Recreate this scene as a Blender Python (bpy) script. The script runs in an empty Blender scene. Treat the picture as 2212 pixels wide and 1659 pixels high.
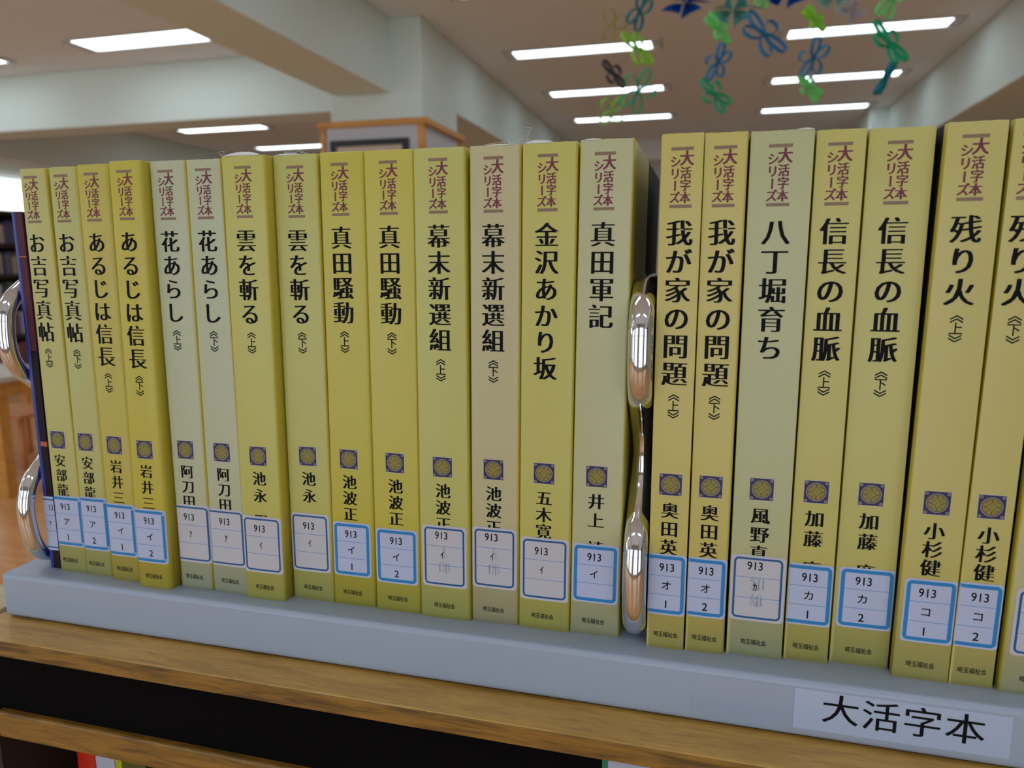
import bpy, math, random
from math import sin, cos, pi, radians
from mathutils import Vector, Matrix
random.seed(7)
S = bpy.context.scene
COL = S.collection

# ------------------------------------------------------------------ camera
cd = bpy.data.cameras.new('camera')
cam = bpy.data.objects.new('camera', cd); COL.objects.link(cam); S.camera = cam
cam.location = (0.067607, -0.295719, 0.162001)
cam.rotation_euler = (radians(80.61547), radians(0.17324), radians(14.99488))
cd.sensor_width = 36.0; cd.lens = 25.541
cd.clip_start = 0.01; cd.clip_end = 60
cd.dof.use_dof = True; cd.dof.focus_distance = 0.325; cd.dof.aperture_fstop = 12.5

# ------------------------------------------------------------------ world / light / exposure
W = bpy.data.worlds.new('world'); S.world = W; W.use_nodes = True
bg = W.node_tree.nodes['Background']
bg.inputs[0].default_value = (0.80, 0.90, 1.0, 1); bg.inputs[1].default_value = 2.7
S.view_settings.view_transform = 'Standard'; S.view_settings.look = 'None'
S.view_settings.exposure = -0.30; S.view_settings.gamma = 1.0; S.view_settings.use_curve_mapping = False
LAMP = 6.4            # radiance of the ceiling tubes
WINDOW = 3.0

# ------------------------------------------------------------------ materials
def lin(c):
    return tuple(((x/255)/12.92 if x/255 <= .04045 else ((x/255+.055)/1.055)**2.4) for x in c)
MATS = {}
def mat(name, rgb, rough=.5, metal=0., coat=0., spec=.5, emit=0., noise=0., nscale=40., bump=0., alpha=1., trans=0.):
    if name in MATS: return MATS[name]
    m = bpy.data.materials.new(name); m.use_nodes = True
    nt = m.node_tree; b = nt.nodes['Principled BSDF']
    c = lin(rgb) + (1,)
    b.inputs['Base Color'].default_value = c
    b.inputs['Roughness'].default_value = rough
    b.inputs['Metallic'].default_value = metal
    b.inputs['Coat Weight'].default_value = coat
    b.inputs['Coat Roughness'].default_value = .18
    b.inputs['Specular IOR Level'].default_value = spec
    b.inputs['Alpha'].default_value = alpha
    b.inputs['Transmission Weight'].default_value = trans
    if emit:
        b.inputs['Emission Color'].default_value = c; b.inputs['Emission Strength'].default_value = emit
    if noise or bump:
        tc = nt.nodes.new('ShaderNodeTexCoord'); n = nt.nodes.new('ShaderNodeTexNoise')
        n.inputs['Scale'].default_value = nscale; n.inputs['Detail'].default_value = 4
        nt.links.new(tc.outputs['Object'], n.inputs['Vector'])
        if noise:
            mx = nt.nodes.new('ShaderNodeMix'); mx.data_type = 'RGBA'; mx.blend_type = 'MULTIPLY'
            mx.inputs['Factor'].default_value = noise
            mx.inputs[6].default_value = c
            r = nt.nodes.new('ShaderNodeValToRGB')
            r.color_ramp.elements[0].position = .3; r.color_ramp.elements[0].color = (.45, .45, .45, 1)
            r.color_ramp.elements[1].position = .7; r.color_ramp.elements[1].color = (1, 1, 1, 1)
            nt.links.new(n.outputs['Fac'], r.inputs[0]); nt.links.new(r.outputs[0], mx.inputs[7])
            nt.links.new(mx.outputs[2], b.inputs['Base Color'])
        if bump:
            bm = nt.nodes.new('ShaderNodeBump'); bm.inputs['Strength'].default_value = bump
            bm.inputs['Distance'].default_value = .001
            nt.links.new(n.outputs['Fac'], bm.inputs['Height']); nt.links.new(bm.outputs[0], b.inputs['Normal'])
    MATS[name] = m; return m

def wood(name, dark, light, rough=.4, scale=(3, 60, 60), coat=.25, pores=0.):
    if name in MATS: return MATS[name]
    m = bpy.data.materials.new(name); m.use_nodes = True
    nt = m.node_tree; b = nt.nodes['Principled BSDF']
    tc = nt.nodes.new('ShaderNodeTexCoord'); mp = nt.nodes.new('ShaderNodeMapping')
    mp.inputs['Scale'].default_value = scale
    n1 = nt.nodes.new('ShaderNodeTexNoise'); n1.inputs['Scale'].default_value = 2.2; n1.inputs['Detail'].default_value = 7
    n1.inputs['Roughness'].default_value = .62; n1.inputs['Distortion'].default_value = .6
    r = nt.nodes.new('ShaderNodeValToRGB')
    r.color_ramp.elements[0].position = .33; r.color_ramp.elements[0].color = lin(dark) + (1,)
    r.color_ramp.elements[1].position = .60; r.color_ramp.elements[1].color = lin(light) + (1,)
    nt.links.new(tc.outputs['Object'], mp.inputs[0]); nt.links.new(mp.outputs[0], n1.inputs['Vector'])
    nt.links.new(n1.outputs['Fac'], r.inputs[0]); nt.links.new(r.outputs[0], b.inputs['Base Color'])
    if pores:
        m2 = nt.nodes.new('ShaderNodeMapping'); m2.inputs['Scale'].default_value = (45, 420, 700)
        n2 = nt.nodes.new('ShaderNodeTexNoise'); n2.inputs['Scale'].default_value = 1.4; n2.inputs['Detail'].default_value = 3
        r2 = nt.nodes.new('ShaderNodeValToRGB'); r2.color_ramp.elements[0].position = .30; r2.color_ramp.elements[0].color = (.40, .34, .28, 1)
        r2.color_ramp.elements[1].position = .46; r2.color_ramp.elements[1].color = (1, 1, 1, 1)
        mx = nt.nodes.new('ShaderNodeMix'); mx.data_type = 'RGBA'; mx.blend_type = 'MULTIPLY'; mx.inputs['Factor'].default_value = pores
        nt.links.new(tc.outputs['Object'], m2.inputs[0]); nt.links.new(m2.outputs[0], n2.inputs['Vector']); nt.links.new(n2.outputs['Fac'], r2.inputs[0])
        nt.links.new(r.outputs[0], mx.inputs[6]); nt.links.new(r2.outputs[0], mx.inputs[7]); nt.links.new(mx.outputs[2], b.inputs['Base Color'])
    bm = nt.nodes.new('ShaderNodeBump'); bm.inputs['Strength'].default_value = .25; bm.inputs['Distance'].default_value = .0006
    nt.links.new(n1.outputs['Fac'], bm.inputs['Height']); nt.links.new(bm.outputs[0], b.inputs['Normal'])
    b.inputs['Roughness'].default_value = rough; b.inputs['Coat Weight'].default_value = coat
    b.inputs['Coat Roughness'].default_value = .2
    MATS[name] = m; return m

# ------------------------------------------------------------------ mesh helpers
class MB:
    def __init__(s): s.v = []; s.f = []; s.m = []
    def add(s, vs, fs, mi=0):
        k = len(s.v); s.v += [tuple(v) for v in vs]
        s.f += [tuple(i+k for i in f) for f in fs]; s.m += [mi]*len(fs); return s
    def box(s, x0, x1, y0, y1, z0, z1, mi=0):
        vs = [(x, y, z) for z in (z0, z1) for y in (y0, y1) for x in (x0, x1)]
        return s.add(vs, [(0,2,3,1),(4,5,7,6),(0,1,5,4),(2,6,7,3),(0,4,6,2),(1,3,7,5)], mi)
    def tube(s, pts, rx, ry=None, n=12, closed=False, side=None, mi=0, cap=True):
        # sweep an ellipse; rx along `side`, ry along the in-plane normal
        ry = ry or rx; P = [Vector(p) for p in pts]; N = len(P); vs = []; fs = []
        for i, p in enumerate(P):
            a = P[(i-1) % N] if (closed or i > 0) else P[0]; b = P[(i+1) % N] if (closed or i < N-1) else P[-1]
            t = (b-a).normalized()
            sd = Vector(side) if side else (t.orthogonal() if abs(t.z) < .99 else Vector((1, 0, 0)))
            if not side:
                sd = Vector((0, 0, 1)).cross(t); sd = sd.normalized() if sd.length > 1e-4 else Vector((1, 0, 0))
            nn = t.cross(sd).normalized()
            rxi = rx[i] if isinstance(rx, list) else rx; ryi = ry[i] if isinstance(ry, list) else ry
            for k in range(n):
                q = 2*pi*k/n; vs.append(p + sd*(rxi*cos(q)) + nn*(ryi*sin(q)))
        M = N if closed else N-1
        for i in range(M):
            for k in range(n):
                fs.append((i*n+k, i*n+(k+1) % n, ((i+1) % N)*n+(k+1) % n, ((i+1) % N)*n+k))
        if not closed and cap:
            fs.append(tuple(range(n-1, -1, -1))); fs.append(tuple((N-1)*n+k for k in range(n)))
        return s.add(vs, fs, mi)
    def build(s, name, mats, parent=None, smooth=False, bevel=0., segs=2):
        me = bpy.data.meshes.new(name); me.from_pydata(s.v, [], s.f)
        if not isinstance(mats, (list, tuple)): mats = [mats]
        for m in mats: me.materials.append(m)
        me.polygons.foreach_set('material_index', s.m)
        if smooth: me.polygons.foreach_set('use_smooth', [True]*len(me.polygons))
        me.update()
        o = bpy.data.objects.new(name, me); COL.objects.link(o)
        if parent is not None: o.parent = parent
        if bevel:
            md = o.modifiers.new('bevel', 'BEVEL'); md.width = bevel; md.segments = segs; md.limit_method = 'ANGLE'
            md.angle_limit = radians(40)
        return o
def tag(o, label=None, cat=None, group=None, kind=None):
    if label: o['label'] = label
    if cat: o['category'] = cat
    if group: o['group'] = group
    if kind: o['kind'] = kind
    return o
def thing(name, loc, label, cat, group=None, rz=0):
    o = bpy.data.objects.new(name, None); COL.objects.link(o); o.location = loc; o.rotation_euler.z = rz
    o.empty_display_size = .02
    return tag(o, label, cat, group)

# ------------------------------------------------------------------ glyphs (Blender's built-in font)
ALL = '大活字本シリーズ埼玉福祉会913アイ12ｱｲｶカオコーお吉写真帖あるじは信長花らし雲を斬田騒動幕末新選組金沢かり坂軍記我が家の問題八丁堀育ち血脈残火上下安部龍岩井三阿刀池永陽波正太郎五木寛靖奥英風野知雄加藤廣小杉健治'
GL = {}
def load_glyphs():
    obs = []
    for style, off in (('r', 0.0), ('b', 0.012), ('n', -0.012), ('m', -0.007)):
        for ch in sorted(set(ALL)):
            c = bpy.data.curves.new('glyph', 'FONT'); c.body = ch; c.resolution_u = 3; c.offset = off
            o = bpy.data.objects.new('glyph', c); COL.objects.link(o); obs.append((style, ch, o, c))
    bpy.context.view_layer.update(); dg = bpy.context.evaluated_depsgraph_get()
    for style, ch, o, c in obs:
        me = bpy.data.meshes.new_from_object(o.evaluated_get(dg))
        GL[style, ch] = ([(v.co.x, v.co.y) for v in me.vertices], [tuple(p.vertices) for p in me.polygons])
        bpy.data.meshes.remove(me)
    for _, _, o, c in obs:
        bpy.data.objects.remove(o); bpy.data.curves.remove(c)
load_glyphs()
def glyph(mb, ch, u, z, ex, ez, place, style='r', rot=False, smear=0., half=False, mi=0, zmin=None, dd=.05):
    if ch == '本' and style == 'b': style = 'r'; smear += .02
    """glyph with its em-box centred on (u,z) mm; place(u,z,d)->xyz"""
    vs, fs = GL[style, ch]
    cx = .25 if half else .5
    n = 1 if not smear else 5
    for k in range(n):
        dx = 0 if n == 1 else smear*(k/(n-1)*2-1)
        out = []
        for x, y in vs:
            x -= cx; y -= .36
            if rot: x, y = y, -x
            zz = z+y*ez
            if zmin is not None: zz = max(zz, zmin)
            out.append(place(u+(x+dx)*ex, zz, dd+.004*k))
        mb.add(out, fs, mi)

# ------------------------------------------------------------------ room
M_ceil = mat('ceiling_board', (240, 244, 246), .9, noise=.10, nscale=60, bump=.2)
M_paint = mat('beam_paint', (224, 238, 232), .85, noise=.03, nscale=6)
M_floor = wood('floor_wood', (208, 140, 80), (232, 174, 114), .32, (1.2, 9, 1), .3)
M_wall = mat('wall_paint', (205, 208, 205), .9)
M_trim = wood('honey_trim', (196, 134, 56), (220, 160, 78), .5, (2, 20, 20), .1)
FZ = -1.10; CZ = 1.75
def struct(mb, name, m, bevel=0.): o = mb.build(name, m, bevel=bevel); o['kind'] = 'structure'; return o
struct(MB().box(-8.6, 5.0, -3.2, 10.2, FZ-.05, FZ), 'floor', M_floor)
struct(MB().box(-8.6, 5.0, -3.2, 10.2, CZ, CZ+.08), 'ceiling', M_ceil)
struct(MB().box(-8.6, 5.0, 10.0, 10.2, FZ, CZ), 'wall_far', M_wall)
struct(MB().box(4.8, 5.0, -3.2, 10.0, FZ, CZ), 'wall_right', M_wall)
wl = MB()
wl.box(-8.6, -8.4, -3.2, 10.0, FZ, .70).box(-8.6, -8.4, -3.2, 10.0, 1.53, CZ)
for y0, y1 in ((-3.2, -2.6), (-.2, .3), (2.7, 3.2), (5.6, 6.0), (9.2, 10.0)): wl.box(-8.6, -8.4, y0, y1, .70, 1.53)
struct(wl, 'wall_left', M_wall)
M_sky = mat('window_daylight', (225, 228, 232), .5, emit=WINDOW)
M_frame = mat('window_frame', (200, 196, 186), .5)
for i, (y0, y1) in enumerate(((-2.6, -.2), (.3, 2.7), (3.2, 5.6), (6.0, 9.2))):
    fr = MB().box(-8.48, -8.42, y0, y1, .70, .74).box(-8.48, -8.42, y0, y1, 1.49, 1.53)
    for y in (y0, (y0+y1)/2-.02, y1-.04): fr.box(-8.48, -8.42, y, y+.04, .74, 1.49)
    w = struct(fr, 'window_%d' % (i+1), M_frame)
    g = MB().box(-8.5, -8.49, y0+.02, y1-.02, .72, 1.51).build('pane', M_sky, w)
# curtain rail over the window in view
cr = MB().tube([(-8.34, 5.6, 1.50), (-8.34, 9.6, 1.50)], .012, n=8)
for k in range(20): cr.box(-8.36, -8.33, 5.7+k*.2, 5.73+k*.2, 1.455, 1.50)
tag(cr.build('curtain_rail', mat('rail_brown', (150, 120, 84), .5)), 'thin brown curtain rail above the bright window', 'curtain rail')

# unseen window wall behind the reader: openings shaped to throw low daylight on spines
wb = MB().box(-8.6, 5.0, -3.4, -3.2, FZ, -.85).box(-8.6, 5.0, -3.4, -3.2, 1.35, CZ)
for x0, x1 in ((-8.6, -7.6), (-6.0, -5.2), (-3.6, -2.8), (-1.2, -.4), (1.2, 2.0), (3.6, 5.0)): wb.box(x0, x1, -3.4, -3.2, -.85, 1.35)
struct(wb, 'wall_back', M_wall)
for i, (x0, x1) in enumerate(((-7.6, -6.0), (-5.2, -3.6), (-2.8, -1.2), (-.4, 1.2), (2.0, 3.6))):  # frames of the added, unseen openings
    m = (x0+x1)/2
    struct(MB().box(x0, x0+.04, -3.34, -3.28, -.85, 1.35).box(m-.02, m+.02, -3.34, -3.28, -.85, 1.35).box(x1-.04, x1, -3.34, -3.28, -.85, 1.35).box(x0, x1, -3.34, -3.28, .60, .64), 'window_%d' % (i+5), M_frame)

# beams (trim_n) ------------------------------------------------------
struct(MB().box(-2.42, -2.02, -3.2, 4.42, 1.28, CZ), 'trim_1', M_paint, .01)           # main beam to the column
struct(MB().box(-2.30, -1.80, 5.08, 10.0, 1.27, CZ), 'trim_2', M_paint, .01)           # the same line beyond the column
struct(MB().box(-8.4, -2.45, 4.90, 5.22, 1.30, CZ), 'trim_3', M_paint, .01)            # cross beam left of the column
struct(MB().box(1.80, 2.70, -3.2, 10.0, 1.24, CZ), 'trim_4', M_paint, .01)             # beam right
struct(MB().box(-8.4, -6.75, 5.3, 10.0, 1.22, CZ), 'trim_5', M_paint, .01)             # bulkhead over the far left windows
struct(MB().box(-1.80, 1.80, 9.6, 10.0, 1.50, CZ), 'trim_6', M_ceil, .01)

col = thing('column', (-2.14, 4.76, FZ), 'square white column boxed in pale panels with honey wooden rails, behind the books', 'column')
def rel(o, mb):
    lx, ly, lz = o.location; mb.v = [(x-lx, y-ly, z-lz) for x, y, z in mb.v]; return mb
rel(col, MB().box(-2.47, -1.80, 4.40, 5.10, FZ, CZ)).build('shaft', M_paint, col, bevel=.008)
M_panel = mat('panel_white', (206, 208, 216), .7)
rel(col, MB().box(-2.50, -1.79, 4.385, 5.12, FZ+.1, 1.075)).build('panel', M_panel, col)
rel(col, MB().box(-2.56, -1.755, 4.36, 5.15, 1.075, 1.115)).build('rail', M_trim, col, bevel=.004)
for x0, x1, y0, y1 in ((-2.54, -2.505, 4.375, 4.41), (-1.825, -1.78, 4.375, 4.41), (-1.80, -1.77, 5.08, 5.13)):
    rel(col, MB().box(x0, x1, y0, y1, FZ, 1.075)).build('corner_strip', M_trim, col)
pf = thing('picture_frame', (-2.17, 4.38, .5), 'black picture frame hung on the boxed column', 'picture frame')
fm = MB().box(-2.46, -1.89, 4.355, 4.382, .95, .99).box(-2.46, -1.89, 4.355, 4.382, .10, .14).box(-2.46, -2.42, 4.355, 4.382, .14, .95).box(-1.93, -1.89, 4.355, 4.382, .14, .95)
rel(pf, fm).build('frame', mat('black_frame', (22, 22, 26), .4), pf)
rel(pf, MB().box(-2.42, -1.93, 4.368, 4.380, .14, .95)).build('picture', mat('cream_print', (214, 196, 178), .6), pf)

rc = thing('column', (2.05, 8.7, FZ), 'white square column far off under the right ceiling beam', 'column')
rel(rc, MB().box(1.62, 2.35, 8.3, 9.0, FZ, CZ)).build('shaft', M_paint, rc, bevel=.01)

# ceiling lights ------------------------------------------------------
M_tube = mat('tube_light', (226, 240, 252), .4, emit=LAMP)
M_refl = mat('lamp_reflector', (222, 226, 222), .35)
M_case = mat('lamp_case', (196, 196, 190), .5)
def lamp(xc, yc, ln, label, w=.19):
    t = thing('ceiling_light', (xc, yc, CZ), label, 'ceiling light', 'recessed tube lights in the ceiling')
    h = ln/2; a = .045
    f = MB()
    f.box(-h-.03, h+.03, -w/2-.012, -w/2, -.014, 0).box(-h-.03, h+.03, w/2, w/2+.012, -.014, 0)
    f.box(-h-.03, -h-.018, -w/2, w/2, -.014, 0).box(h+.018, h+.03, -w/2, w/2, -.014, 0)
    f.build('frame', M_case, t)
    MB().add([(-h+a, -w/2+.01, -.010), (h-a, -w/2+.01, -.010), (h-a, w/2-.01, -.010), (-h+a, w/2-.01, -.010),
              (-h+a, -w/2+.01, -.006), (h-a, -w/2+.01, -.006), (h-a, w/2-.01, -.006), (-h+a, w/2-.01, -.006)],
             [(0, 3, 2, 1), (4, 5, 6, 7), (0, 1, 5, 4), (1, 2, 6, 5), (2, 3, 7, 6), (3, 0, 4, 7)]).build('diffuser', M_tube, t)
    for s in (-1, 1):
        x0, x1 = s*(h-a), s*(h+.02)
        r = MB().add([(x0, -w/2+.01, -.008), (x1, -w/4, -.003), (x1, w/4, -.003), (x0, w/2-.01, -.008),
                      (x0, -w/2+.01, -.002), (x1, -w/4, -.001), (x1, w/4, -.001), (x0, w/2-.01, -.002)],
                     [(0, 1, 2, 3), (4, 7, 6, 5), (0, 4, 5, 1), (1, 5, 6, 2), (2, 6, 7, 3), (3, 7, 4, 0)])
        r.build('reflector_end', M_refl, t)
rows = ['nearest', 'middle', 'farthest']
for i, y in enumerate((5.42, 6.78, 8.10)):
    lamp(-.92, y, 1.12, 'long white tube light, %s of the three left of the hanging ribbons' % rows[i])
    lamp(1.05, y+.02, 1.10, 'long white tube light, %s of the three on the right behind the ribbons' % rows[i])
lamp(-3.85, 4.34, 1.2, 'wide bright tube light at top left, nearest one left of the big beam', .26)
lamp(-5.55, 7.46, 1.2, 'tube light beyond the cross beam, upper of the two left of the column')
lamp(-5.45, 8.86, 1.2, 'tube light touching the column edge, lower of the two left of the column')
lamp(-5.90, 4.44, 1.2, 'tube light cut by the left picture edge')
for y in (4.07, 2.72, 1.37, 0.02, -1.33):
    for x in (-.92, 1.05): lamp(x, y, 1.12, 'tube light in the ceiling over and behind the bookshelf')
for y in (2.9, 1.5, .1, -1.3):
    for x in (-3.85, -5.9): lamp(x, y, 1.2, 'tube light in the left ceiling bay above the reader')

# left background: bookcase, table, chair -----------------------------
M_dkwood = mat('dark_case', (58, 42, 34), .6)
bc = thing('bookcase', (-7.9, 6.8, FZ), 'tall dark bookcase full of books under the bright window, far left', 'bookcase')
cx0, cx1, cy0, cy1 = -8.30, -7.95, 5.9, 7.9
fr = MB().box(cx0-.02, cx0, cy0, cy1, FZ, .78)
rel(bc, fr).build('back_panel', M_dkwood, bc)
for y in (cy0, cy0+1, cy1-.03): rel(bc, MB().box(cx0, cx1, y, y+.03, FZ, .78)).build('side_panel', M_dkwood, bc)
zs = [FZ+.06, FZ+.42, FZ+.78, FZ+1.14, FZ+1.50, .78]
for z in zs: rel(bc, MB().box(cx0, cx1+.01, cy0, cy1, z-.03, z+.02)).build('shelf', M_dkwood, bc)
cols = [(190, 188, 196), (120, 130, 170), (170, 150, 120), (90, 100, 150), (200, 190, 150), (150, 90, 90), (110, 130, 120), (205, 205, 210), (80, 80, 100)]
bk = []; CN = ['pale grey', 'slate blue', 'tan', 'deep blue', 'cream', 'dull red', 'grey green', 'white', 'charcoal']
for r in range(5):
    for s in range(2):
        y = cy0+.05+s*1.0
        while y < cy0+.95+s*1.0:
            t = random.uniform(.03, .06); h = random.uniform(.20, .27)
            if 6.35 < y < 7.25:
                c = random.choice(cols); cn = CN[cols.index(c)]
                o = MB().box(cx1-.20, cx1-.03, y, y+t*.94, zs[r]+.02, zs[r]+.02+h).build('shelf_book', mat('far_book_%d_%d_%d' % c, c, .6))
                tag(o, '%s book on the %s, %s bay, far blurred bookcase' % (cn, ['bottom shelf', 'second lowest shelf', 'middle shelf', 'second highest shelf', 'top shelf'][r], ['nearer', 'farther'][s]), 'book', 'books in the far bookcase'); bk.append(o)
            y += t
tb = thing('table', (-4.35, 2.86, FZ), 'low pale-topped wooden table on the orange floor, blurred at far left', 'table')
rel(tb, MB().box(-5.2, -3.50, 2.62, 3.10, -.45, -.42)).build('table_top', mat('pale_laminate', (205, 200, 190), .4), tb, bevel=.005)
rel(tb, MB().box(-5.15, -3.55, 2.66, 3.06, -.53, -.45)).build('apron', M_trim, tb)
for x in (-5.12, -3.64):
    for y in (2.68, 2.98): rel(tb, MB().box(x, x+.06, y, y+.06, FZ, -.53)).build('leg', M_trim, tb)
M_pale = wood('pale_chair_wood', (200, 128, 72), (220, 150, 92), .5, (20, 20, 2), .1)
ch = thing('chair', (-4.2, 3.35, FZ), 'blurred pale wooden chair on the orange floor beside the low table', 'chair')
for x in (-.17, .17):
    for y in (-.17, .17):
        MB().tube([(x, y, 0), (x*.95, y*.95, .32)], .018, n=8).build('leg', M_pale, ch, smooth=True)
MB().box(-.2, .2, -.2, .2, .32, .345).build('seat', M_pale, ch, bevel=.006)
for x in (-.17, .17): MB().box(x-.015, x+.015, .175, .20, .345, .60).build('back_post', M_pale, ch)
MB().box(-.18, .18, .175, .198, .50, .60).build('backrest', M_pale, ch, bevel=.004)

# ------------------------------------------------------------------ shelf unit
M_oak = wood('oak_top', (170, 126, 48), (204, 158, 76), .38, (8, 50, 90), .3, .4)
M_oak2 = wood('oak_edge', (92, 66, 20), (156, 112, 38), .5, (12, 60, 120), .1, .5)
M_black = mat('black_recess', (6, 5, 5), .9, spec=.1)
M_dark = mat('dark_brown_panel', (46, 30, 20), .7)
su = thing('bookshelf_unit', (0, 0, FZ), 'low oak library bookshelf with a black recess under its top, in the foreground', 'bookshelf')
rel(su, MB().box(-.297, .60, -.0340, .40, -.0330, -.0246)).build('top_board', M_oak, su, bevel=.0008)
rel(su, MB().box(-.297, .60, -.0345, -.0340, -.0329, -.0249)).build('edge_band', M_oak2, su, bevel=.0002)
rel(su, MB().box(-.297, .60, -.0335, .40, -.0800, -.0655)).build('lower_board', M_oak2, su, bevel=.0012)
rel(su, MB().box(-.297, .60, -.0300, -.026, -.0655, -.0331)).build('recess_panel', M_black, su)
rel(su, MB().box(-.297, -.279, -.034, .40, FZ, -.0655)).build('side_panel', M_dark, su)
rel(su, MB().box(.582, .60, -.034, .40, FZ, -.0655)).build('side_panel', M_dark, su)
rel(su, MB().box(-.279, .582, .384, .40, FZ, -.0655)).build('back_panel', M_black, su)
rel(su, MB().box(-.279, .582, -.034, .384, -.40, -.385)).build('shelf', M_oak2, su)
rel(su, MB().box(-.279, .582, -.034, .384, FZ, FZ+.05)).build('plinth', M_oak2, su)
sg = thing('shelf_sign', (.035, -.031, -.0655), 'white sign card with a teal left edge tucked under the shelf top', 'sign')
rel(sg, MB().box(.0362, .085, -.0312, -.0302, -.0655, -.0345)).build('card', mat('sign_white', (176, 184, 206), .4), sg)
rel(sg, MB().box(.0338, .0362, -.0313, -.0301, -.0655, -.0345)).build('edge_strip', mat('sign_teal', (20, 120, 90), .4), sg)
# neighbouring unit, left
nb = thing('bookshelf_unit', (-.45, 0, FZ), 'neighbouring low shelf with a pale wooden top, at the left picture edge', 'bookshelf')
M_paleoak = wood('pale_oak', (196, 176, 130), (220, 202, 160), .35, (4, 40, 60), .3)
rel(nb, MB().box(-.70, -.3005, -.0345, .018, -.0345, -.0235)).build('top_board', M_paleoak, nb, bevel=.003)
rel(nb, MB().box(-.69, -.31, -.030, .015, FZ, -.0345)).build('cabinet', M_oak2, nb)

# books under the lower board
M_low = [((200, 34, 14), 'glossy red spine of a book just under the lower shelf board', .0120),
         ((182, 192, 212), 'white book spine between the red and the lime book under the shelf', .0125),
         ((176, 180, 30), 'thin lime green book spine beside the white book under the shelf', .0045),
         ((70, 80, 20), 'dark olive book spine under the shelf, right of the lime one', .0150)]
x = -.2590
for c, lb, w in M_low:
    t = thing('book', (x+w/2, 0, -.385), lb, 'book', 'books standing under the lower board')
    MB().box(-w/2, w/2, -.008, -.0072, 0, .300).build('spine', mat('low_%d' % c[0], c, .3, coat=.4), t, bevel=.0003)
    MB().box(-w/2, -w/2+.0008, -.0072, .16, 0, .300).box(w/2-.0008, w/2, -.0072, .16, 0, .300).build('cover', mat('low_%d' % c[0], c, .3), t)
    MB().box(-w/2+.0009, w/2-.0009, -.0070, .157, .001, .298).build('pages', mat('paper', (226, 222, 206), .8), t)
    x += w+.0004

# ------------------------------------------------------------------ metal riser tray
M_tray = mat('tray_enamel', (162, 174, 194), .38, coat=.25, noise=.04, nscale=30)
tr = thing('display_riser', (0, 0, -.0246), 'long pale grey-blue metal riser tray carrying the row of yellow books', 'riser')
rel(tr, MB().box(-.2914, .46, -.0130, .19, -.0240, 0)).build('tray', M_tray, tr, bevel=.0022, segs=4)
rel(tr, MB().box(-.280, .45, -.0108, .17, -.0246, -.0238)).build('shadow_strip', mat('riser_shadow', (40, 34, 40), .8), tr)  # dark strip painting the shadow line under the tray
def tray_place(x, z, d): return (x/1000, -.0131-d/1000, z/1000)
lab = thing('shelf_label', (.145, -.0131, -.010), 'white strip label lettered 大活字本 stuck on the front of the riser', 'label')
rel(lab, MB().box(.1068, .1822, -.01318, -.01303, -.0200, -.0030)).build('paper', mat('label_paper', (178, 192, 220), .25, coat=.5), lab)
g = MB()
for i, ch_ in enumerate('大活字本'):
    glyph(g, ch_, 123.8+i*14.4, -10.4+(.4 if i == 0 else 0), 14.0, 13.2, lambda u, z, d: tray_place(u, z, .12+d*.02), 'r', smear=.010)
g = rel(lab, g); g.build('lettering', mat('ink_black', (8, 8, 12), .6, spec=.15), lab)
tp = MB().box(.0672, .1066, -.01309, -.01301, -.0225, -.0028)
tag(tp.build('clear_tape', mat('tape_film', (158, 171, 194), .2, coat=.8)), 'pale strip of old tape on the riser front, left of the lettered label', 'tape')

# ------------------------------------------------------------------ the books
# x at base left/right, x at top left/right, front y, height (mm)
G = [(-262.92,-247.70,-261.43,-247.99,-1.04,208.8),(-245.35,-231.82,-243.24,-230.12,-1.51,208.9),(-226.61,-212.33,-224.43,-210.33,-3.26,209.2),
(-206.34,-191.09,-202.25,-188.49,-6.97,209.5),(-185.01,-169.27,-184.10,-167.62,-2.11,209.4),(-165.86,-148.16,-164.25,-148.07,-2.13,209.2),
(-146.17,-127.05,-144.48,-124.97,-3.82,209.9),(-123.07,-103.28,-121.94,-101.94,1.84,210.1),(-101.01,-81.88,-98.67,-80.20,1.84,210.4),
(-78.31,-58.19,-76.96,-56.45,1.25,210.1),(-55.23,-33.39,-53.74,-33.15,0.15,209.9),(-30.93,-11.39,-29.49,-9.85,1.98,210.1),
(-8.49,12.42,-6.56,13.99,1.69,210.2),(14.47,34.34,16.67,36.34,2.69,210.6),(48.18,63.00,48.40,63.67,-1.09,210.8),
(64.29,78.53,64.44,78.75,-0.16,210.6),(81.14,102.52,81.09,102.99,1.57,210.6),(103.99,120.40,104.41,120.88,3.37,210.3),
(121.97,143.39,122.54,144.04,5.45,210.3),(144.53,163.62,146.95,165.02,0.19,210.4),(164.5,179.0,167.2,181.2,0.3,210.6),(182.0,203.0,184.8,205.2,-1.0,211.0)]
Y1=(198,186,70); Y2=(196,194,112); P1=(190,194,158); P2=(198,188,142); Y3=(206,190,104)
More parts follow.
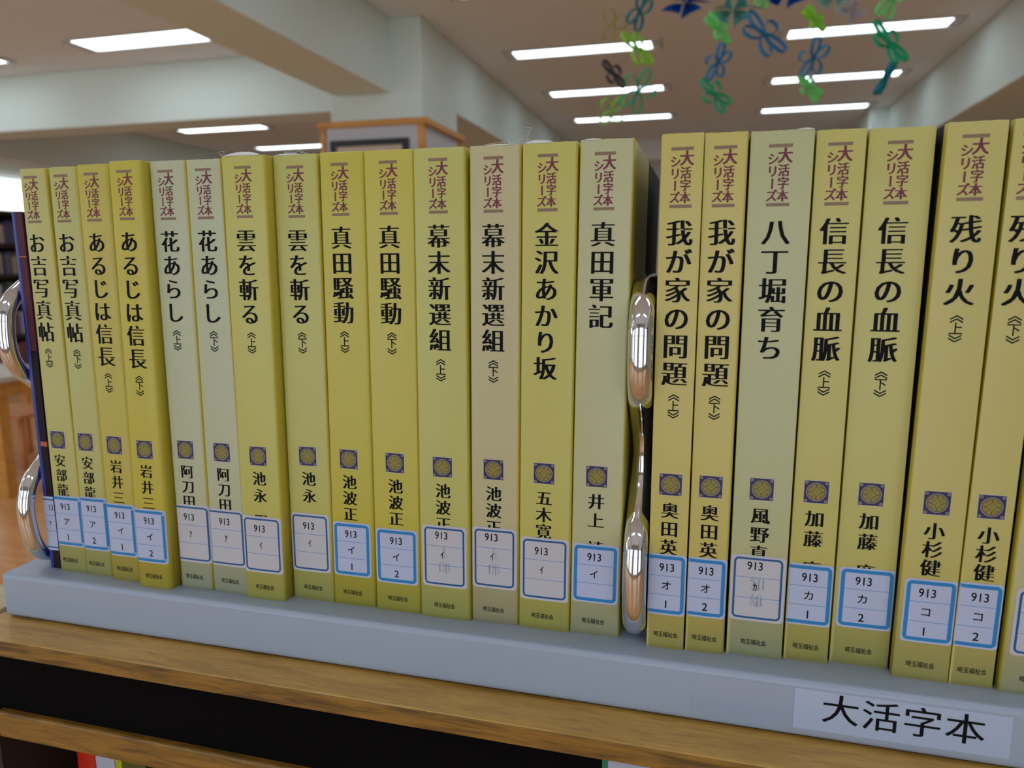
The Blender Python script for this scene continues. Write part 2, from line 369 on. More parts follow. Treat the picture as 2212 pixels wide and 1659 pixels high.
# colour, title, volume, author, label top, bottom, uL, uR, thick?, kana, number, dash u, label dz
TOP, BOT = '上', '下'
I = [((196,190,112),'お吉写真帖',TOP,'安部龍',42.1,14.2,None,10.7,1,'ア','1',-1.2),
((192,188,112),'お吉写真帖',BOT,'安部龍',42.9,13.9,None,9.4,1,'ア','2',-.3),
((198,182,78),'あるじは信長',TOP,'岩井三',41.5,13.3,None,9.0,1,'イ','1',.1),
((200,184,64),'あるじは信長',BOT,'岩井三',41.7,13.4,None,9.6,1,'イ','2',.5),
(P1,'花あらし',TOP,'阿刀田',44.3,14.1,None,10.4,0,'ｱ','',-.7),
(P1,'花あらし',BOT,'阿刀田',43.6,14.1,None,10.1,0,'ｱ','',0),
((198,192,98),'雲を斬る',TOP,'池永 陽',42.4,13.7,-10.4,10.8,0,'ｲ','',.4),
((194,190,104),'雲を斬る',BOT,'池永 陽',44.1,14.5,-10.7,10.0,0,'ｲ','',.2),
(Y1,'真田騒動',TOP,'池波正',41.5,14.6,-9.9,9.6,1,'イ','1',-.4),
((200,188,78),'真田騒動',BOT,'池波正',40.6,13.8,-10.5,10.4,1,'イ','2',.1),
((196,192,106),'幕末新選組',TOP,'池波正太郎',44.9,15.4,-10.5,10.9,0,'ｲ','',-.1),
(P2,'幕末新選組',BOT,'池波正太郎',45.5,16.6,-10.2,10.5,0,'ｲ','',-.2),
((200,192,100),'金沢あかり坂','','五木寛',43.1,13.8,-10.7,11.0,0,'ｲ','',-.5),
((194,192,146),'真田軍記','','井上 靖',41.9,15.0,-10.0,10.2,1,'イ','',-.3),
(Y3,'我が家の問題',TOP,'奥田英',42.2,15.2,None,7.9,1,'オ','1',.1),
(Y3,'我が家の問題',BOT,'奥田英',41.8,15.6,None,8.3,1,'オ','2',.3),
((190,190,140),'八丁堀育ち','','風野真知雄',44.3,15.7,-10.6,10.6,0,'ｶ','',-.4),
((200,190,104),'信長の血脈',TOP,'加藤 廣',42.1,15.7,None,9.0,1,'カ','1',-.2),
((198,190,108),'信長の血脈',BOT,'加藤 廣',41.7,16.0,-9.6,11.6,1,'カ','2',-.4),
((200,188,108),'残り火',TOP,'小杉健',41.8,15.6,-8.6,10.2,1,'コ','1',-.5),
((200,188,108),'残り火',BOT,'小杉健',42.2,15.8,None,None,1,'コ','2',-.1),
((194,190,140),'','','',42.5,15.5,-9.6,9.6,0,'','',-.3)]
LBL = ['thin yellow paperback right beside the dark navy book, call label 913 ア 1',
'pale thin paperback with call label 913 ア 2, second yellow book from the left',
'mustard thin paperback with call label 913 イ 1, third yellow book from the left',
'deep yellow paperback standing forward of its neighbours, call label 913 イ 2, fourth from the left',
'pale greenish cream paperback with dark-rimmed call label, left one of that pale pair',
'pale greenish cream paperback with dark-rimmed call label, right one of that pale pair',
'yellow paperback standing slightly proud just right of the pale pair, label 913 ｲ',
'soft yellow paperback with fuzzy top edge, next right of the proud book, label 913 ｲ',
'deep mustard paperback with call label 913 イ 1, ninth book from the left',
'deep mustard paperback with call label 913 イ 2, left of a paler greenish yellow one',
'wide greenish yellow paperback, left one of the five-character pair ending in 組, marked 上',
'beige cream paperback, right one of the five-character pair ending in 組, marked 下',
'yellow paperback with creased top and threads, six-character title ending in 坂',
'pale cream wide paperback directly left of the chrome bookend',
'ochre narrow paperback directly right of the chrome bookend, call label 913 オ 1',
'ochre narrow paperback with call label 913 オ 2, second book right of the chrome bookend',
'wide pale cream paperback with dented top, third book right of the chrome bookend',
'medium ochre paperback directly right of the dented cream one, label 913 カ 1',
'wide ochre paperback just left of a dark gap, call label 913 カ 2',
'ochre paperback standing forward, right of the dark gap, call label 913 コ 1',
'last complete ochre paperback near the right picture edge, call label 913 コ 2',
'pale yellow paperback cut off by the right picture edge']
ink = mat('ink_black', (8, 8, 12), .6, spec=.15); maroon = mat('ink_maroon', (112, 30, 52), .5); brown = mat('ink_brown', (138, 110, 86), .5)
M_lab = mat('sticker_white', (184, 194, 226), .35, coat=.35); M_labw = mat('sticker_cream', (196, 196, 204), .35, coat=.35)
M_blue = mat('sticker_blue', (26, 130, 196), .35); M_navy = mat('sticker_navy', (10, 84, 146), .35); M_line = mat('sticker_line', (84, 140, 206), .4)
M_ghost = mat('ghost_ink', (182, 186, 206), .5); M_grey = mat('ink_grey', (64, 62, 70), .5)
M_emb = mat('emblem_purple', (40, 28, 84), .4); M_gold = mat('emblem_olive', (146, 136, 46), .4); M_ring = mat('emblem_ring', (98, 92, 70), .4); M_rim = mat('emblem_rim', (160, 152, 128), .4)
M_paper = mat('paper', (226, 222, 206), .8); M_film = mat('clear_film_edge', (222, 222, 214), .3, coat=.6)

gaps = []
for i in range(len(G)-1): gaps.append(G[i+1][0]-G[i][1])
def make_book(i):
    x0, x1, t0, t1, yf, H = G[i]; c, title, vol, auth, lt, lb_, uL, uR, thick, kana, num, du = I[i]
    gl = gaps[i-1] if i > 0 else 3.0; gr = gaps[i] if i < len(gaps) else 3.0
    gl2 = min(gl, (G[i][2]-G[i-1][3])) if i > 0 else 3.; gr2 = min(gr, (G[i+1][2]-G[i][3])) if i < len(gaps) else 3.
    rr = min(max(gr2*.60, .45), 2.6); rl = min(max(gl2*.33, .35), 1.4)
    if i == 13: rr = 1.3
    if i == 14: rl = .8
    if i >= 14: rr, rl = .30, .25
    if i == 15: rr = 1.3
    if i == 19: rl = .55
    if i == 21: rl = 1.2
    bx = (x0+x1)/2; D = 148.
    def wc(z):
        f = z/H; return ((x1-x0)*(1-f)+(t1-t0)*f)/2, (x0+x1)/2*(1-f)+(t0+t1)/2*f-bx
    def place(u, z, d):
        w, cc = wc(z); s = 1 if u >= 0 else -1; a = abs(u); r = rr if s > 0 else rl
        if a <= w: x = a; y = -.2*(1-(a/w)**2)-d
        else:
            q = (a-w)/r
            if q < pi/2: x = w+(r+d)*sin(q); y = r-(r+d)*cos(q)
            else: x = w+r+d; y = r+(a-w-r*pi/2)
        return ((cc+s*x)/1000, y/1000, z/1000)
    root = thing('book', (bx/1000, yf/1000, 0), LBL[i], 'book', 'yellow large-print paperbacks in the row')
    cm = mat('cover_%d_%d_%d' % c, c, .42, coat=.22, noise=.05, nscale=25)
    # cover shell
    def us(z):
        w, _ = wc(z); L = []
        for y in (D-rl, 80, 4 if i >= 14 else 12): L.append(-(w+rl*pi/2+y-rl))
        for k in range(6, 0, -1): L.append(-(w+rl*pi/2*k/6))
        for k in range(-8, 9): L.append(w*k/8)
        for k in range(1, 9): L.append(w+rr*pi/2*k/8)
        for y in ((12, 70, 90, D) if i == 13 else ((4, 80, D) if i >= 14 else (12, 80, D))): L.append(w+rr*pi/2+y-rr)
        return L
    zs_ = [0, H*.25, H*.5, H*.75, H-.6, H]; n = len(us(0)); vs = []; fs = []
    for z in zs_:
        for u in us(z):
            w, _ = wc(z); dz = 0
            p = place(u, z, -.25 if z == H else 0)
            # crumpled film at the head of a few worn copies
            if z == H and abs(u) <= w: p = (p[0], p[1], p[2]+[.0003, .0012, .0002, .0006][(i) % 4]*.5*(sin(u*1.3+i)+sin(u*.47+2*i))*(1 if i in (6, 7, 11, 12, 16) else .25)*.6)
            vs.append(p)
    mi = []
    nl = 3+6; nr = nl+17          # index ranges: left side + arc, face, right arc + side
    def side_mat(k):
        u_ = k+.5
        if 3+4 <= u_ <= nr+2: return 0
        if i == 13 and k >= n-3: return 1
        if i >= 14 and k < 2: return 1  # right-hand books: dark grey sides paint the shade in the gaps
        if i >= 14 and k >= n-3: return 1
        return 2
    for r_ in range(len(zs_)-1):
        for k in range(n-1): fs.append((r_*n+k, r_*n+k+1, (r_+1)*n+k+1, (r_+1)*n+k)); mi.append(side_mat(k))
    base = len(vs)
    for z in (0, H):
        for u in us(z): vs.append(place(u, z, -.55))
    for k in range(n-1):
        fs.append((base+k+1, base+k, base+n+k, base+n+k+1)); mi.append(0)
        fs.append((k+1, k, base+k, base+k+1)); mi.append(0)
        q = (len(zs_)-1)*n; fs.append((q+k, q+k+1, base+n+k+1, base+n+k)); mi.append(0)
    fs.append((0, (len(zs_)-1)*n, base+n, base)); mi.append(0); fs.append((n-1, base+n-1, base+2*n-1, (len(zs_)-1)*n+n-1)); mi.append(0)
    mb = MB(); mb.v = vs; mb.f = fs; mb.m = mi
    mb.build('cover', [cm, mat('cover_grey_gap_shade', (34, 32, 34), .6, spec=.25), mat('cover_side_yellow', (200, 184, 66), .45, coat=.2)], root, smooth=False)
    o = root.children[-1]
    me = o.data; me.polygons.foreach_set('use_smooth', [True]*((len(zs_)-1)*(n-1))+[False]*(len(fs)-(len(zs_)-1)*(n-1))); me.update()
    # page block
    pv = []
    for z in (.4, H-1.0):
        w, cc = wc(z)
        pv += [((cc-w-rl+.7)/1000, .0022, z/1000), ((cc+w+rr-.7)/1000, .0022, z/1000), ((cc+w+rr-.7)/1000, .1465, z/1000), ((cc-w-rl+.7)/1000, .1465, z/1000)]
    MB().add(pv, [(0, 3, 2, 1), (4, 5, 6, 7), (0, 1, 5, 4), (1, 2, 6, 5), (2, 3, 7, 6), (3, 0, 4, 7)]).build('pages', M_paper, root)
    # series print
    sp = MB(); dk = MB(); off = 205.3 if i < 8 else 205.7; off = 206.0 if i >= 19 else off
    for zc in (off-.6, off-22.0-.0):
        q = []
        for (u, z) in ((-4.2, -.62), (4.2, -.62), (4.2, .62), (-4.2, .62)): q.append(place(du+u, zc+z, .05))
        q2 = []
        for k in range(7): q2.append(place(du-4.2+8.4*k/6, zc-.62, .06)); 
        for k in range(7): q2.append(place(du-4.2+8.4*k/6, zc+.62, .06))
        MB().add(q2, [(k, k+1, k+8, k+7) for k in range(6)]).build('rule_print', brown, root)
    glyph(sp, '大', du+1.75, off-4.2, 5.3, 5.9, place, 'b', smear=.035)
    for k, ch_ in enumerate('活字本'): glyph(sp, ch_, du+1.5, off-9.6-k*4.6, 4.2, 4.7, place, 'b', smear=.03)
    for k, ch_ in enumerate('シリーズ'): glyph(sp, ch_, du-2.45, off-5.4-k*4.45, 4.2, 4.6, place, 'b', smear=.03, rot=(ch_ == 'ー'))
    sp.build('series_print', maroon, root)
    # title
    if title:
        tm = MB(); zt = 178.5-(.9 if i < 8 else 0); last = zt
        for k, ch_ in enumerate(title):
            lastz = zt-5.0-k*11.05
            glyph(tm, ch_, du-.1, lastz, 10.3, 10.6, place, 'm', smear=.040)
        end = lastz-4.9
        tm.build('title_print', ink, root)
        if vol:
            vm = MB(); z0 = end-3.0
            for sgn, zc in ((1, z0-.2), (-1, z0-10.2)):
                for kk in (0, 1.15):
                    zz = zc-sgn*kk
                    pts = [(-2.15, -1.25), (0, 0), (2.15, -1.25)]
                    for (ua, za), (ub, zb) in zip(pts[:-1], pts[1:]):
                        vm.add([place(du+ua, zz+sgn*za, .05), place(du+ub, zz+sgn*zb, .05), place(du+ub, zz+sgn*(zb-.58), .05), place(du+ua, zz+sgn*(za-.58), .05)], [(0, 1, 2, 3)])
            glyph(vm, vol, du, z0-5.2, 4.8, 4.8, place, 'b')
            vm.build('volume_print', ink, root)
    # emblem
    ec, eh = 72.4, 4.55
    def poly(pts, d, name, m, par):
        return MB().add([place(du+a, ec+b, d) for a, b in pts], [tuple(range(len(pts)))]).build(name, m, par)
    em = poly([(-eh-.15, -eh-.15), (0, -eh-.15), (eh+.15, -eh-.15), (eh+.15, eh+.15), (0, eh+.15), (-eh-.15, eh+.15)], .04, 'emblem_print', mat('emblem_edge', (206, 204, 200), .4), root)
    e = MB()
    def disc(cx_, cz_, r, d, mi_, nn=28, rx=None):
        e.add([place(du+cx_+r*cos(2*pi*k/nn), ec+cz_+r*sin(2*pi*k/nn), d) for k in range(nn)], [tuple(range(nn))], mi_)
    e.add([place(du+a, ec+b, .06) for a, b in ((-eh, -eh), (0, -eh), (eh, -eh), (eh, eh), (0, eh), (-eh, eh))], [(0, 1, 2, 3, 4, 5)], 0)
    disc(0, 0, 3.75, .08, 3); disc(0, 0, 3.5, .095, 2); disc(0, 0, 3.0, .11, 1)
    for a in (-1, 1):
        for b in (-1, 1):
            disc(a*3.75, b*3.75, .62, .08, 3, 12); disc(a*3.75, b*3.75, .4, .09, 0, 10); disc(a*3.75, b*3.75, .2, .1, 3, 8)
            # arc lines between cardinal points
            c0 = (a*3.05, b*3.05); pts = []
            a0 = math.atan2(-b, 0); a1 = math.atan2(0, -a)
            for k in range(9):
                t = k/8; ang0 = math.atan2(0-c0[1], a*3.0-c0[0]); ang1 = math.atan2(b*3.0-c0[1], 0-c0[0])
                dd = (ang1-ang0+pi) % (2*pi)-pi; an = ang0+dd*t; pts.append(an)
            vv = []
            for an in pts:
                for r in (2.95, 3.12): vv.append(place(du+c0[0]+r*cos(an), ec+c0[1]+r*sin(an), .125))
            e.add(vv, [(2*k, 2*k+1, 2*k+3, 2*k+2) for k in range(8)], 0)
            # little lens
            cxl, czl = a*1.75, b*1.75; lv = []
            for k in range(10):
                an = 2*pi*k/10; la, lb2 = .75*cos(an), .28*sin(an)
                dx_, dz_ = (la*a+lb2)/1.414, (-la*b+lb2*(1 if a == b else -1)*a*b)/1.414
                if a*b > 0: dx_, dz_ = (la+lb2)/1.414, (-la+lb2)/1.414
                else: dx_, dz_ = (la+lb2)/1.414, (la-lb2)/1.414
                lv.append(place(du+cxl+dx_, ec+czl+dz_, .13))
            e.add(lv, [tuple(range(10))], 4)
    disc(0, 0, .28, .13, 4, 8)
    e.build('emblem_design', [M_emb, M_gold, M_ring, M_rim, mat('emblem_pink', (130, 92, 60), .4)], em)
    # author: only what shows above the call label
    if auth:
        am = MB(); pitch = {0: 8.0, 1: 8.0, 2: 8.2, 3: 8.2, 4: 7.7, 5: 7.7, 8: 7.8, 9: 7.8, 10: 7.8, 11: 7.8, 12: 7.6, 14: 8.0, 15: 8.0, 16: 8.0, 19: 7.4, 20: 7.4}.get(i, 8.5)
        zz = 64.7-3.5
        for ch_ in auth:
            if ch_ == ' ': zz -= pitch*.5; continue
            top = zz+3.4
            if top > lt+.4: glyph(am, ch_, du+.1, zz, 7.4, 7.3, place, 'm', smear=.040, zmin=lt-.2)
            zz -= pitch
        am.build('author_print', ink, root)
    # publisher
    pm = MB()
    for k, ch_ in enumerate('埼玉福祉会'): glyph(pm, ch_, du+(k-2)*2.05, 6.3, 2.1, 2.6, place, 'b')
    pm.build('publisher_print', mat('ink_soft', (26, 24, 20), .6, spec=.2), root)
    # call label, a wrapped sticker under film
    w0, _ = wc(28); uL_ = uL if uL is not None else -(w0+rl*1.45); uR_ = uR if uR is not None else w0+rr*1.45
    uL_ = max(uL_, -(w0+rl*1.5)); uR_ = min(uR_, w0+rr*1.5)
    def rrect(a0, a1, b0, b1, r, seg=6):
        P = []
        for cx_, cz_, s0 in ((a1-r, b1-r, 0), (a0+r, b1-r, 90), (a0+r, b0+r, 180), (a1-r, b0+r, 270)):
            for k in range(seg+1): an = radians(s0+90*k/seg); P.append((cx_+r*cos(an), cz_+r*sin(an)))
        out = []
        for k in range(len(P)):
            p, q = P[k], P[(k+1) % len(P)]; d = math.hypot(q[0]-p[0], q[1]-p[1]); m_ = max(1, int(d/.7))
            for j in range(m_): out.append((p[0]+(q[0]-p[0])*j/m_, p[1]+(q[1]-p[1])*j/m_))
        return out
    sheet = MB(); R = 1.6; zr = [lb_]
    for k in range(1, 6): zr.append(lb_+R*(1-cos(pi/2*k/5)))
    zr += [lb_+(lt-lb_)*k/6 for k in range(1, 6)] + [lt-R*(1-cos(pi/2*k/5)) for k in range(5, -1, -1)]
    vs = []; NU = 36
    for z in zr:
        ins = 0
        if z < lb_+R: ins = R-math.sqrt(max(0, R*R-(lb_+R-z)**2))
        if z > lt-R: ins = R-math.sqrt(max(0, R*R-(z-lt+R)**2))
        for k in range(NU+1): vs.append(place(uL_+ins+(uR_-uL_-2*ins)*k/NU, z, .08))
    sheet.add(vs, [(a*(NU+1)+k, a*(NU+1)+k+1, (a+1)*(NU+1)+k+1, (a+1)*(NU+1)+k) for a in range(len(zr)-1) for k in range(NU)])
    sk = sheet.build('call_label', M_lab if thick else M_labw, root, smooth=True)
    bw, mg = (1.45, .75) if thick else (.85, 1.05)
    # open-sided border where the sticker wraps round out of sight
    eL = uL is None; oL = uL_ + (mg if not eL else -4); oR = uR_-mg
    A = rrect(oL, oR, lb_+mg, lt-mg, 2.0); Bq = rrect(oL+bw, oR-bw, lb_+mg+bw, lt-mg-bw, max(.5, 2.0-bw*.6))
    bd = MB()
    # build border by radial pairing on equal counts
    m_ = 180
    def resample(P):
        L = [0]
        for k in range(len(P)): p, q = P[k], P[(k+1) % len(P)]; L.append(L[-1]+math.hypot(q[0]-p[0], q[1]-p[1]))
        out = []; j = 0
        for s in range(m_):
            t = L[-1]*s/m_
            while L[j+1] < t: j += 1
            f = (t-L[j])/max(1e-9, L[j+1]-L[j]); p, q = P[j], P[(j+1) % len(P)]
            out.append((p[0]+(q[0]-p[0])*f, p[1]+(q[1]-p[1])*f))
        return out
    def side_strip(a0, a1, b0, b1, d, mb_, mi_=0):
        k_ = max(1, int(abs(a1-a0)/.6)); j_ = 1
        v = [place(a0+(a1-a0)*k/k_, b0, d) for k in range(k_+1)]+[place(a0+(a1-a0)*k/k_, b1, d) for k in range(k_+1)]
        mb_.add(v, [(k, k+1, k+k_+2, k+k_+1) for k in range(k_)], mi_)
    lo, hi, r1 = lb_+mg, lt-mg, 2.0; r2 = max(.6, r1-bw)
    xl = uL_+.1 if eL else oL+r1
    side_strip(xl, oR-r1, hi-bw, hi, .12, bd); side_strip(xl, oR-r1, lo, lo+bw, .12, bd)
    side_strip(oR-bw, oR, lo+r1, hi-r1, .12, bd)
    if not eL: side_strip(oL, oL+bw, lo+r1, hi-r1, .12, bd)
    corners = [(oR-r1, hi-r1, 0), (oR-r1, lo+r1, 270)]
    if not eL: corners += [(oL+r1, hi-r1, 90), (oL+r1, lo+r1, 180)]
    for cx_, cz_, s0 in corners:
        v = []
        for k in range(9):
            an = radians(s0+90*k/8)
            for r in (r1, r1-bw): v.append(place(cx_+r*cos(an), cz_+r*sin(an), .12))
        bd.add(v, [(2*k, 2*k+1, 2*k+3, 2*k+2) for k in range(8)])
    bd.build('label_border', M_blue if thick else M_navy, sk)
    ln = MB(); hh = (lt-lb_)
    up = 1.0 if i in (10, 11, 16) else 0.
    for f in (.645, .335): side_strip(xl if eL else oL+bw, oR-bw, lb_+hh*f-.11+up*.6, lb_+hh*f+.11+up*.6, .11, ln)
    ln.build('label_rules', M_line, sk)
    if kana:
        tx = MB(); s0 = -.2 if thick else -1.0
        fs_ = 4.9
        c913 = lb_+hh*.79+up*1.6
        for k, ch_ in enumerate('913'): glyph(tx, ch_, du*.5+s0+(k-1)*2.15, c913, 4.2, 4.9, place, 'b', half=True, dd=.13)
        kz = lb_+hh*.49+up*1.0
        hf = kana in 'ｱｲｶ'
        glyph(tx, kana, du*.5+s0+(.3 if hf else .0), kz, 4.4 if not hf else 3.8, 4.3, place, 'b', half=hf, dd=.13)
        if num: glyph(tx, num, du*.5+s0, lb_+hh*.185, 4.8, 4.8, place, 'b', half=True, dd=.13)
        tx.build('call_number', mat('ink_call', (14, 14, 22), .6, spec=.15) , sk)
    if i in (10, 11, 16):
        gm = MB(); rest = '太郎' if i != 16 else '知雄'
        for k, ch_ in enumerate(rest): glyph(gm, ch_, du+.3, lb_+hh*.52-k*7.4+1.5, 6.2, 6.2, lambda u, z, d: place(u, z, .1), 'n', smear=.03)
        gm.build('show_through', M_ghost, sk)
    return root
books = [make_book(i) for i in range(len(G))]

# loose threads of torn film on top of two worn books
M_th = mat('white_thread', (214, 210, 200), .6)
def threads(par, seeds, name='loose_thread'):
    for (x, h, amp, sd) in seeds:
        rnd = random.Random(sd); pts = []; px, py, pz = x, .0006, h[0]
        for k in range(22):
            t = k/21; pts.append((x+amp*t*sin(t*9+sd)+amp*.3*sin(t*25), .0008+amp*.25*t*cos(t*7), h[0]+(h[1]-h[0])*t-(.0006*sin(t*14))))
        MB().tube(pts, .00007, n=5).build(name, M_th, par)
threads(books[12], [(-.0075, (.2098, .2172), .0018, 1), (-.0085, (.2098, .2120), .004, 5)])
threads(books[11], [(.008, (.2098, .2118), .003, 3), (.002, (.2098, .2112), .005, 8)])
threads(books[6], [(-.0085, (.2095, .2122), .0025, 2), (.007, (.2096, .2112), .004, 4)])
threads(books[7], [(-.0010, (.2098, .2122), .005, 6), (.005, (.2098, .2116), .004, 9)])

# white torn film lip on the tops that show one
M_lip = mat('torn_film', (222, 222, 214), .35, coat=.5)
for bi, amp, a0, a1 in ((6, 1.6, -.9, .95), (7, .7, -.95, .3), (12, 1.3, -.95, .15), (13, .6, -.9, -.2), (16, .6, .45, 1.0), (11, .5, -.3, .8)):
    x0, x1, t0, t1, yf, H = G[bi]; w = (t1-t0)/2; cc = (t0+t1)/2-(x0+x1)/2; vs = []; N = 26; rn = random.Random(bi)
    for k in range(N):
        t = k/(N-1); u = (a0+(a1-a0)*t)*w; h = amp*(sin(pi*t)**.6)*(.75+.25*rn.random())
        for yy, zz in ((-.1, -.15), (.1, h), (.6, h*.9), (.8, -.15)): vs.append(((cc+u)/1000, yy/1000, (H+zz)/1000))
    fs = [(k*4+j, (k+1)*4+j, (k+1)*4+j+1, k*4+j+1) for k in range(N-1) for j in range(3)]
    MB().add(vs, fs).build('torn_film', M_lip, books[bi], smooth=True)

# ------------------------------------------------------------------ dark thin hardback at the left end
nv = mat('navy_cover', (22, 44, 150), .3, coat=.2); mr = mat('maroon_cloth', (78, 26, 44), .5, spec=.3); bkc = mat('spine_black', (26, 12, 24), .5, spec=.2)
db = thing('book', (-.2678, -.0002, 0), 'thin dark navy and maroon hardback at the left end, beside the chrome bookend', 'book')
H0 = .1885; w0 = .0031
MB().box(-w0, w0, 0, .0016, 0, .118).build('spine', bkc, db, bevel=.0006)
MB().box(-w0, w0, 0, .0016, .1181, H0).build('spine', mr, db, bevel=.0006)
MB().box(-w0-.0002, -w0+.0020, -.0002, .14, 0, H0).box(w0-.001, w0, .0017, .14, 0, H0).build('cover', nv, db, bevel=.0005)
MB().box(-w0+.0013, w0-.0011, .0018, .137, .002, H0-.002).build('pages', M_paper, db)
MB().box(-w0+.002, w0+.00003, -.0001, .0001, .0680, .0705).box(-w0+.001, w0+.00003, -.0001, .0001, .166, .1666).build('spine_band', mat('copper_foil', (190, 84, 50), .35), db)
cl = MB().box(-w0-.00035, w0+.0001, -.00022, -.00002, .0105, .0405).build('call_label', M_lab, db)
MB().box(-w0-.0003, w0+.00012, -.0003, -.00018, .0385, .0392).box(-w0-.0003, w0+.00012, -.0003, -.00018, .0118, .0125).build('label_border', M_navy, cl)
MB().box(-w0-.0003, w0+.0001, -.0003, -.0002, .0300, .0302).box(-w0-.0003, w0+.0001, -.0003, -.0002, .0212, .0214).build('label_rules', M_line, cl)
tx = MB()
for k, ch_ in enumerate('13'): glyph(tx, ch_, .3+k*1.7, 34.6, 3.6, 4.6, lambda u, z, d: (u/1000, -.0003-d/1e4, z/1000), 'r', half=True)
glyph(tx, 'ｱ', -.2, 25.6, 3.4, 3.6, lambda u, z, d: (u/1000, -.0003-d/1e4, z/1000), 'r', half=True)
tx.build('call_number', ink, cl)

# ------------------------------------------------------------------ chrome bookends
chrome = mat('chrome', (225, 226, 230), .06, metal=1.0)
def bookend(x, label, rx=.0050):
    t = thing('bookend', (x, 0, 0), label, 'bookend', 'chrome bookends holding the row')
    # wave of thick chrome bar in the YZ plane: two forward loops with a deep waist
    key = [(.120, .0022), (.060, .0024), (.020, .0040), (.0035, .0065), (-.0030, .0140), (-.0055, .0260), (-.0055, .0380), (-.0010, .0490), (.0090, .0580), (.0170, .0690), (.0190, .0800),
           (.0165, .0910), (.0080, .1010), (-.0010, .1090), (-.0050, .1180), (-.0055, .1290), (-.0035, .1400), (.0040, .1485), (.0160, .1530), (.060, .1540), (.120, .1545)]
    pts = []
    K = [Vector((0, a, b)) for a, b in key]
    for k in range(len(K)-1):
        p0, p1, p2, p3 = K[max(k-1, 0)], K[k], K[k+1], K[min(k+2, len(K)-1)]
        for j in range(6):
            s = j/6; pts.append(.5*((2*p1)+(-p0+p2)*s+(2*p0-5*p1+4*p2-p3)*s*s+(-p0+3*p1-3*p2+p3)*s**3))
    pts.append(K[-1])
    rxs = [rx*(1.0 if abs(p.z-.080) > .016 else .80+.20*abs(p.z-.080)/.016) for p in pts]
    MB().tube(pts, rxs, [.0022 if p.y > .05 else .0040 for p in pts], n=24, side=(1, 0, 0)).build('loop_bar', chrome, t, smooth=True)
    MB().tube([(0, .1195, .0022), (0, .1250, .030), (0, .1265, .080), (0, .1250, .130), (0, .1195, .1545)], rx, .0022, n=20, side=(1, 0, 0)).build('back_bar', chrome, t, smooth=True)
    MB().box(-.0049, .0049, .012, .118, .0001, .0012).build('base_plate', chrome, t)
    return t
bookend(.0425, 'wavy polished chrome bookend standing in the middle of the row between cream and ochre books')
b2 = bookend(-.2772, 'wavy polished chrome bookend at the left end of the riser, outside the dark book', .0046)

# ------------------------------------------------------------------ hanging ribbon decorations
def paper(name, rgb):
    if name in MATS: return MATS[name]
    m = mat(name, rgb, .45); nt = m.node_tree; b = nt.nodes['Principled BSDF']; o = nt.nodes['Material Output']
    t = nt.nodes.new('ShaderNodeBsdfTranslucent'); t.inputs[0].default_value = lin(rgb)+(1,)
    x = nt.nodes.new('ShaderNodeMixShader'); x.inputs[0].default_value = .5
    nt.links.new(b.outputs[0], x.inputs[1]); nt.links.new(t.outputs[0], x.inputs[2]); nt.links.new(x.outputs[0], o.inputs[0])
    return m
RC = {'teal': (16, 150, 168), 'green': (40, 206, 160), 'lime': (176, 236, 84), 'mint': (150, 240, 156), 'blue': (36, 158, 210), 'olive': (190, 180, 90), 'smoke': (84, 88, 100)}
def clover(parent, x0, z, size, c, rz, petals=4, width=.008, seed=0, tilt=0.):
    mb = MB(); r = size/2; th = .0005
    for k in range(petals):
        a = 2*pi*k/petals+tilt; N = 15; pts = []
        for j in range(N):
            q_ = 2*pi*j/(N-1); lr = r*.5; wr = lr*min(.95, 2.9/petals+.05)
            px_ = lr-lr*cos(q_); py_ = -wr*sin(q_)*(.55+.45*(px_/(2*lr)))
            pts.append((px_*cos(a)-py_*sin(a), px_*sin(a)+py_*cos(a)))
        for j in range(N-1):
            (ax, az), (bx_, bz) = pts[j], pts[j+1]; dx, dz = bx_-ax, bz-az; L = math.hypot(dx, dz)+1e-9; nx, nz = -dz/L*th, dx/L*th
            y0, y1 = -width/2, width/2
            vs = [(ax, y0, az), (bx_, y0, bz), (bx_, y1, bz), (ax, y1, az), (ax+nx, y0, az+nz), (bx_+nx, y0, bz+nz), (bx_+nx, y1, bz+nz), (ax+nx, y1, az+nz)]
            mb.add(vs, [(0, 3, 2, 1), (4, 5, 6, 7), (0, 1, 5, 4), (1, 2, 6, 5), (2, 3, 7, 6), (3, 0, 4, 7)])
    Rm = Matrix.Rotation(rz*.5+.6, 3, 'Z') @ Matrix.Rotation(.48*(1 if seed % 2 else -1), 3, 'X')
    out = []
    for p in mb.v:
        q = Rm @ Vector(p); out.append((q.x+x0, q.y, q.z+z))
    mb.v = out
    return mb.build('ribbon_clover', paper('ribbon_'+c, RC[c]), parent)
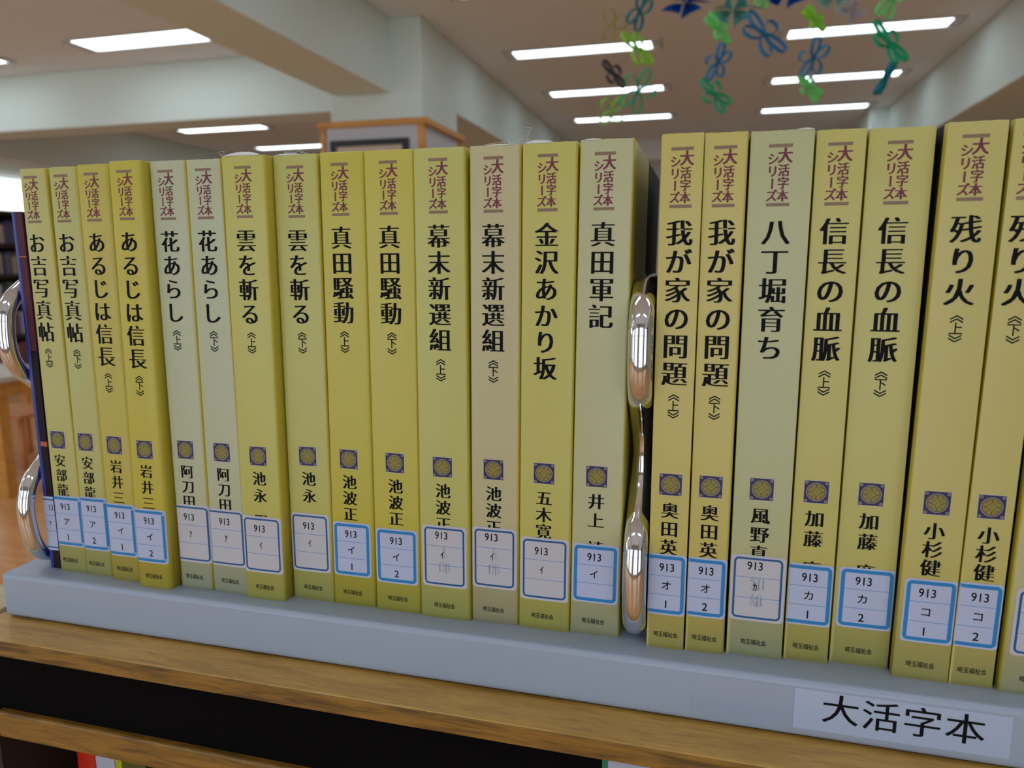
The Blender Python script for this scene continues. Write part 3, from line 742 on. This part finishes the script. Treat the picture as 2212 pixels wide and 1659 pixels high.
CH = [(-.232, 2.0, [(.862, 'olive', .3, .075, 3), (.721, 'smoke', .9, .080, 4), (.616, 'lime', .2, .075, 4)], 'leftmost ribbon chain: faint olive, grey and lime clovers'),
      (-.160, 2.0, [(.980, 'green', .2, .07, 4), (.890, 'teal', 1.2, .09, 4), (.788, 'lime', .9, .105, 4), (.668, 'green', .5, .105, 5)], 'ribbon chain of teal, lime and green clovers, second from left'),
      (.067, 2.0, [(.827, 'mint', .8, .085, 5), (.733, 'blue', .8, .085, 5), (.644, 'green', .5, .095, 5)], 'ribbon chain of mint, blue and green clovers below the pale teal paper star'),
      (.190, 2.0, [(.905, 'mint', .5, .06, 5), (.800, 'blue', .3, .125, 5)], 'short ribbon chain ending in a large blue-green clover'),
      (.324, 2.0, [(.831, 'lime', .5, .07, 5), (.727, 'blue', .4, .088, 5), (.647, 'mint', .4, .072, 5)], 'ribbon chain of lime, blue and mint clovers, second from right'),
      (.516, 2.0, [(.868, 'mint', .5, .09, 5), (.752, 'green', .5, .115, 5), (.660, 'teal', 1.45, .085, 4)], 'rightmost ribbon chain of mint, green and teal clovers')]
M_str = mat('hanging_string', (180, 176, 166), .6)
for (x, y, items, lb) in CH:
    t = thing('ribbon_garland', (x, y, CZ), lb, 'garland', 'paper ribbon chains hanging from the ceiling')
    bot = min(a[0] for a in items)
    MB().tube([(0, 0, 0), (0, 0, bot-CZ)], .0004, n=5).build('string', M_str, t)
    for k, (z, c, rz, sz, pe) in enumerate(items): clover(t, .002*((k % 2)*2-1), z-CZ, sz*1.3, c, rz, pe, .0110, seed=k+int(x*100), tilt=.3+.35*k)
# folded paper stars at the top
def paper_star(x, z, size, rgb, label, seed, squash=.5):
    rnd = random.Random(seed)
    t = thing('paper_star', (x, 2.22+(seed % 2)*.12, CZ), label, 'paper ornament', 'folded paper ornaments hanging from the ceiling')
    MB().tube([(0, 0, 0), (0, 0, z-CZ)], .0004, n=5).build('string', M_str, t)
    mb = MB(); n = 4; th = .0006
    for k in range(n):
        a = 2*pi*k/n+rnd.uniform(-.2, .2); r = size*rnd.uniform(.8, 1.1); b = a+1.15
        P = [Vector((0, 0, 0)), Vector((cos(a)*r, rnd.uniform(-.3, .3)*r, sin(a)*r*squash)), Vector((cos((a+b)/2)*r*.55, rnd.uniform(.1, .5)*r, sin((a+b)/2)*r*.55*squash)), Vector((cos(b)*r*.8, rnd.uniform(-.3, .1)*r, sin(b)*r*.8*squash))]
        N = 6; grid = []
        for i_ in range(N+1):
            for j_ in range(3):
                s = i_/N; q = P[0].lerp(P[1], s) if j_ == 0 else (P[0].lerp(P[2], s) if j_ == 1 else P[0].lerp(P[3], s))
                grid.append(q+Vector((0, .25*size*sin(pi*s)*(1 if j_ == 1 else 0), .12*size*sin(pi*s))))
        mbf = [(i_*3+j_, i_*3+j_+1, (i_+1)*3+j_+1, (i_+1)*3+j_) for i_ in range(N) for j_ in range(2)]
        mb.add([(v.x, v.y, v.z+z-CZ) for v in grid], mbf)
    o = mb.build('folded_sheet', paper('paper_%d_%d_%d' % rgb, rgb), t, smooth=False)
    md = o.modifiers.new('thickness', 'SOLIDIFY'); md.thickness = th
paper_star(-.045, 1.008, .085, (18, 96, 190), 'deep blue folded paper ornament at the top edge, left of the pale teal one', 3)
paper_star(.110, .972, .105, (130, 196, 186), 'pale teal folded paper ornament, largest at the top edge', 5, .7)
paper_star(.272, .972, .095, (18, 100, 196), 'bright blue folded paper ornament with swept points at the top edge', 8, .6)
paper_star(.402, .948, .065, (170, 208, 200), 'small pale mint paper ornament between the blue and the white ones', 12, .8)
paper_star(.468, .948, .06, (208, 206, 214), 'small white folded paper ornament near the rightmost ribbon chain', 15, .8)
